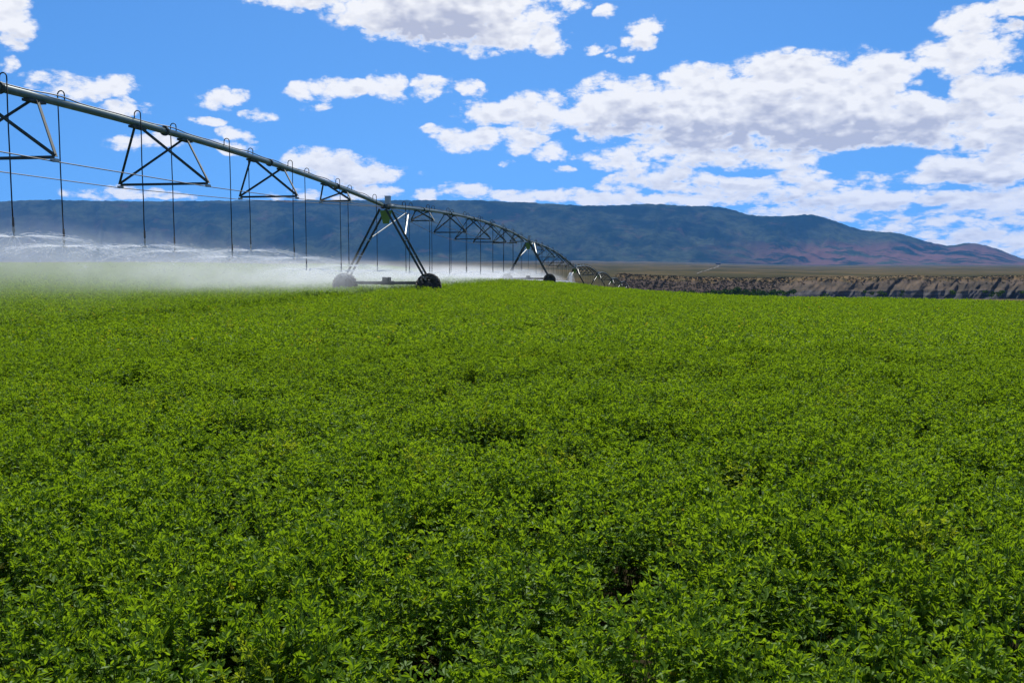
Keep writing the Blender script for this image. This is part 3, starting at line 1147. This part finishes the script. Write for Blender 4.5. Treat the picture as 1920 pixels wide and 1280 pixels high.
span_labels = [
    'nearest pivot span, thick pipe and black drop hoses crossing the sky at upper left',
    'arched second pivot span with close set hoses between the two visible drive towers',
    'steeply foreshortened pivot span dropping from the crest tower towards the low humps',
    'first and tallest of the low pipe humps beyond the field crest',
    'second low pipe hump, next after the tallest hump beyond the crest',
    'third low pipe hump, small, before the dark bluff',
    'last and smallest low pipe hump against the dark bluff',
]
for i in range(7):
    make_span(i, span_labels[i])


# ------------------------------------------------------------------ water: jets and drifting spray
def jet_mat():
    m, q = new_mat('spray_streaks')
    d = q.node('ShaderNodeBsdfDiffuse')
    d.inputs['Color'].default_value = (.92, .95, 1, 1)
    t = q.node('ShaderNodeBsdfTranslucent')
    t.inputs['Color'].default_value = (.92, .95, 1, 1)
    a = q.node('ShaderNodeMixShader')
    a.inputs[0].default_value = .6
    q.l.new(d.outputs[0], a.inputs[1])
    q.l.new(t.outputs[0], a.inputs[2])
    tr = q.node('ShaderNodeBsdfTransparent')
    b = q.node('ShaderNodeMixShader')
    b.inputs[0].default_value = .30
    q.l.new(tr.outputs[0], b.inputs[1])
    q.l.new(a.outputs[0], b.inputs[2])
    o = q.node('ShaderNodeOutputMaterial')
    q.l.new(b.outputs[0], o.inputs['Surface'])
    return m


M_JET = jet_mat()


def jets(c, rg, n, reach):
    mb = MB()
    for k in range(n):
        a = 2 * math.pi * (k + rg.uniform(-.4, .4)) / n
        v = reach * rg.uniform(.65, 1.1)
        e = rg.uniform(.04, .22)
        d = Vector((math.cos(a), math.sin(a), 0))
        pt, rr = [], []
        u0 = 0
        for j in range(8):
            f = j / 7
            x = v * f * .9
            z = x * math.tan(e) - (x / v) ** 2 * v * (math.tan(e) + .16)
            pt.append(c + d * (.03 + x) + Vector((0, 0, z)))
            rr.append(.0060 * (1 - .88 * f))
        mb.tube(pt, rr, 3, False)
        # droplets shed from the streak
        for j in range(10):
            f = rg.uniform(.3, 1.15)
            x = v * f * .9
            z = x * math.tan(e) - (x / v) ** 2 * v * (math.tan(e) + .16)
            q = c + d * x + Vector((rg.uniform(-.1, .1), rg.uniform(-.1, .1), z + rg.uniform(-.14, .10)))
            s_ = rg.uniform(.003, .0065)
            mb.tube([q, q + d * rg.uniform(.03, .10) - Vector((0, 0, .015))], [s_, s_ * .4], 3, False)
    return mb


ordw = ['first', 'second', 'third', 'fourth', 'fifth', 'sixth', 'seventh', 'eighth', 'ninth', 'tenth', 'eleventh', 'twelfth']
rgj = random.Random(5)
cnt = 0
far = MB()
for (c, y, sgn) in sorted(SPRAYERS, key=lambda q: q[1]):
    if y < 16.5 or y > 122:
        continue
    if y < 42:
        mb = jets(Vector((0, 0, 0)), rgj, 52, 2.4)
        o = mb.build('water_spray', M_JET)
        o.location = c
        tag(o, 'white water fan at the foot of the %s drop hose counted from the left edge' % ordw[cnt], 'water spray', 'water fans under the drop hoses of the nearest span')
        cnt += 1
    else:
        m2 = jets(c, rgj, 22, 2.4)
        b = len(far.v)
        far.v += m2.v
        far.f += [tuple(b + i for i in f) for f in m2.f]
o = far.build('distant_water_spray', M_JET)
tag(o, 'white sheet of far sprinkler water under the arched second span', 'water spray', kind='stuff')


lk = MB()
p3 = lp(TWY[3])
for k in range(90):
    a = rgj.uniform(0, 6.283)
    v0 = rgj.uniform(.05, 1.1)
    d_ = Vector((math.cos(a), math.sin(a), 0))
    pt, rr = [], []
    for j in range(7):
        f = j / 6
        pt.append(d_ * (v0 * f) + Vector((0, 0, 3.6 + .5 * f - 4.0 * f * f)))
        rr.append(.010 * (1 - .4 * f))
    lk.tube(pt, rr, 3, False)
o = lk.build('leaking_water', M_JET)
o.location = (p3.x - .6, p3.y - .4, zt[3])
tag(o, 'thin white column of water leaking from the pipe at the tower beyond the crest', 'water leak', kind='thing')


def mist_mat():
    m, q = new_mat('drifting_spray')
    t = q.node('ShaderNodeTexCoord')
    x, y, z = q.sep(t.outputs['Object'])             # x across the line, y along it, z up from the eye's ground
    fc = q.node('ShaderNodeFloatCurve')
    cu = fc.mapping.curves[0]
    # top of the drift along the line: value = (height + 3) / 6 over y = 0..130
    pt = [(0, 2.45), (18, 2.35), (24, 2.2), (30, 2.0), (37, 1.6), (45, 1.35), (60, 1.1), (85, .85), (100, .3), (130, -2.2)]
    cu.points[0].location = (0, (pt[0][1] + 3) / 6)
    cu.points[1].location = (1, (pt[-1][1] + 3) / 6)
    for (a, b) in pt[1:-1]:
        cu.points.new(a / 130, (b + 3) / 6)
    fc.mapping.update()
    q.l.new(q.math('MULTIPLY', y, 1 / 130), fc.inputs['Value'])
    top = q.math('MULTIPLY_ADD', fc.outputs[0], 6.0, -3.0)
    nv = q.vec('MULTIPLY', t.outputs['Object'], (1, 1, 2.0))
    n = q.noise(nv, .55, 4, .6)
    below = q.math('SUBTRACT', top, z)
    below = q.math('MULTIPLY_ADD', q.math('SUBTRACT', n, .5), 1.3, below)
    zrel = q.math('ADD', q.math('SUBTRACT', z, top), 1.9)
    fz = q.math('MULTIPLY', q.sstep(below, -.6, .4), q.sstep(zrel, .25, 1.45, .06, 1.40))
    fx = q.math('MULTIPLY', q.sstep(x, 2.2, -.6), q.sstep(x, -13, -5))
    fy = q.math('MULTIPLY', q.sstep(y, 118, 96), q.sstep(y, 2, 8))
    fy = q.math('MULTIPLY', fy, q.math('ADD', q.sstep(y, 28, 38, 1.0, 1.9), q.sstep(y, 44, 58, 0.0, -0.2)))
    n2 = q.noise(q.vec('MULTIPLY', t.outputs['Object'], (1, .6, 1.2)), 1.6, 4, .65)
    nn = q.math('MULTIPLY', q.sstep(n, .28, .72, .35, 1.5), q.sstep(n2, .3, .7, .55, 1.4))
    dn = q.math('MULTIPLY', q.math('MULTIPLY', fz, fx), q.math('MULTIPLY', fy, nn))
    dn = q.math('MULTIPLY', dn, MIST)
    v = q.node('ShaderNodeVolumePrincipled')
    v.inputs['Color'].default_value = (.93, .95, 1.0, 1)
    v.inputs['Anisotropy'].default_value = .35
    q.l.new(dn, v.inputs['Density'])
    o = q.node('ShaderNodeOutputMaterial')
    q.l.new(v.outputs[0], o.inputs['Volume'])
    return m


MIST = 0.0235


def mist_object():
    m = mist_mat_safe()
    mb = MB()
    rows = [(3, 3.1), (20, 3.0), (30, 2.6), (40, 2.2), (60, 1.7), (85, 1.4), (100, .9), (120, .1)]
    secs = []
    for (y, top) in rows:
        c = LX + LK * y
        # along the line from its y = 0 point
        d = y / LDIR.y
        gz = [float(land((lp(y) + LPERP * w).x, (lp(y) + LPERP * w).y)) for w in (2.4, -15)]
        secs.append([Vector((2.4, d, min(gz) - .3)), Vector((2.4, d, top)), Vector((-15, d, top)), Vector((-15, d, min(gz) - .3))])
    for s_ in secs:
        mb.v += s_
    k = len(secs)
    for i in range(k - 1):
        for j in range(4):
            a, b = i * 4 + j, i * 4 + (j + 1) % 4
            mb.f.append((a, b, b + 4, a + 4))
    mb.f.append((3, 2, 1, 0))
    mb.f.append(tuple((k - 1) * 4 + j for j in range(4)))
    o = mb.build('spray_mist', m)
    bm = bmesh.new()
    bm.from_mesh(o.data)
    bmesh.ops.recalc_face_normals(bm, faces=bm.faces)
    bm.to_mesh(o.data)
    bm.free()
    o.location = lp(0)
    o.rotation_euler = (0, 0, ang)
    return tag(o, 'white sprinkler mist drifting over the crop beneath the pivot', 'mist', kind='stuff')


def mist_mat_safe():
    m = mist_mat()
    m.cycles.volume_step_rate = 0.12
    return m


mist_object()


# ------------------------------------------------------------------ riverside brush, bush, ranch shed, track
def leaf_cloud(mb_v, mb_f, c, r, n, size, rg, flat=.8):
    for k in range(n):
        while True:
            p = np.array([rg.uniform(-1, 1) for _ in range(3)])
            if .3 < np.linalg.norm(p) < 1:
                break
        p = np.array(c) + p * np.array([r, r, r * flat])
        a = np.array([rg.gauss(0, 1) for _ in range(3)])
        a /= np.linalg.norm(a)
        b = np.cross(a, [rg.gauss(0, 1) for _ in range(3)])
        b /= np.linalg.norm(b) + 1e-9
        i = len(mb_v)
        s_ = size * rg.uniform(.6, 1.3)
        mb_v += [Vector(p - a * s_), Vector(p + b * s_ * .6), Vector(p + a * s_), Vector(p - b * s_ * .6)]
        mb_f.append((i, i + 1, i + 2, i + 3))


rb = random.Random(11)
br = MB()
for k in range(130):
    px = rb.uniform(1335, 1490) if k < 95 else rb.uniform(1180, 1920)
    d = rb.uniform(560, 640)
    py = rb.uniform(545, 552)
    t = (px - 960) / FPX
    r = rb.uniform(1.0, 2.0)
    leaf_cloud(br.v, br.f, (t * d, d, EYE - (py - 490) / FPX * d + rb.uniform(-.6, .6)), r, 60, .5, rb, .6)
o = br.build('riverside_brush', M_BUSH)
tag(o, 'bright green brush along the river below the bluff', 'brush', kind='stuff')

bush = empty('bush', (0, 0, 0))
d = 600.0
t = (1382 - 960) / FPX
zc = EYE - (544 - 490) / FPX * d
bush.location = (t * d, d, zc - 3.2)
b_ = MB()
leaf_cloud(b_.v, b_.f, (0, 0, 3.4), 2.7, 420, .42, rb, .85)
b_.build('crown', M_BUSH, bush)
MB().tube([(0, 0, -.6), (.1, 0, 1.2), (0, 0, 3.0)], [.22, .17, .06], 7).build('trunk', principled('bark', (.09, .06, .04), .8), bush)
tag(bush, 'round dark green bush standing in the brush at the foot of the bluff', 'bush')

sg = MB()
rows_u, cols_t = cl_grid[0].shape
for k in range(2600):
    j = rb.randrange(30, cols_t - 400) if k < 1000 else rb.randrange(20, 480)
    i = rb.choice([24, 27, 30, 32, 33, 34, 34, 35, 35, 36, 37]) if cl_grid[3][0, j] > .3 else rb.randrange(6, 38)
    c = (cl_grid[0][i, j] + rb.uniform(-2, 2), cl_grid[1][i, j], cl_grid[2][i, j] + .25)
    leaf_cloud(sg.v, sg.f, c, rb.uniform(.5, 1.3), 16, .34, rb, .6)
o = sg.build('sagebrush', M_SAGE)
tag(o, 'dark sagebrush dotting the rim of the bluff', 'brush', kind='stuff')


def plain_at(px, py):
    """where the plain is seen at that pixel"""
    t = (px - 960) / FPX
    d = np.linspace(860, 7200, 3000)
    z = plain_full(np.full_like(d, t), d)
    e = 490 - (z - EYE) / d * FPX
    k = int(np.argmax(e <= py))
    return t, float(d[k])


tr = MB()
tv = []
for (px, py) in [(1296, 517.5), (1306, 514), (1318, 509), (1330, 505), (1340, 501.5), (1346, 498.5)]:
    t, d = plain_at(px, py)
    tv.append((t * d, d))
tv = np.array(tv)
q_ = np.linspace(0, len(tv) - 1, 90)
tx, ty_ = np.interp(q_, range(len(tv)), tv[:, 0]), np.interp(q_, range(len(tv)), tv[:, 1])
for k in range(90):
    for w in (-1, 1):
        x_ = tx[k] + w * 1.2 * (ty_[k] / 1500)
        tr.v.append(Vector((x_, ty_[k], float(plain_full(np.array(x_ / ty_[k]), np.array(ty_[k]))) + .7)))
    if k:
        i = k * 2
        tr.f.append((i - 2, i - 1, i + 1, i))
o = tr.build('dirt_track', principled('pale_dirt', (.085, .075, .053), .9))
tag(o, 'pale dirt track climbing across the plain', 'track', kind='structure')

rs = empty('ranch_shed', (0, 0, 0))
t, d = plain_at(1345, 494.5)
d = min(d, 5200)
zr_ = float(plain_full(np.array(t), np.array(d)))
rs.location = (t * d, d, zr_ + 4)
m_ = MB()
m_.box((0, 0, 0.5), 26, 12, 11.0)
m_.build('wall', principled('dark_shed_boards', (.03, .028, .025), .8), rs)
m_ = MB()
m_.v = [Vector(p_) for p_ in ((-14, -7, 5.5), (14, -7, 5.5), (14, 0, 9.0), (-14, 0, 9.0), (14, 7, 5.5), (-14, 7, 5.5))]
m_.f = [(0, 1, 2, 3), (3, 2, 4, 5), (0, 3, 5), (1, 4, 2), (0, 5, 4, 1)]
m_.build('roof', principled('dark_shed_roof', (.02, .018, .018), .9), rs)
tag(rs, 'tiny dark ranch shed far out on the plain at the foot of the mesa', 'shed')

ht = np.linspace(.52, .80, 80)
hu = np.linspace(0, 1, 24)
U, T = np.meshgrid(hu, ht, indexing='ij')
hp = np.interp(T * FPX + 960, [1860, 1893, 1910, 1925, 1960, 2020, 2290], [500, 491, 486, 484, 480, 484, 497])
dd = 10200 + 900 * U
zz = -40 + (EYE + (490 - hp) / FPX * 11100 + 40) * np.clip(U * 1.1 + (fbm(T * 300, U * 4, 4) - .5) * .4 * U * (1 - U) * 4, 0, 1)
tag(grid_mesh('hill', T * dd, dd, zz, terrain_mat('red_hill', (.22, .10, .075), (.15, .08, .06), (.05, .05, .03), .003, .01)),
    'reddish hill past the end of the mesa', 'hill', kind='structure')

# ------------------------------------------------------------------ haze
hz = MB()
hz.box((0, 5200, 330), 26000, 17000, 900)
hm, q = new_mat('blue_air')
v = q.node('ShaderNodeVolumePrincipled')
v.inputs['Color'].default_value = (.12, .41, 1.0, 1)
v.inputs['Density'].default_value = 3.0e-5
v.inputs['Anisotropy'].default_value = 0.1
o_ = q.node('ShaderNodeOutputMaterial')
q.l.new(v.outputs[0], o_.inputs['Volume'])
o = hz.build('haze', hm)
tag(o, 'blue air veiling the distant mesa', 'haze', kind='stuff')
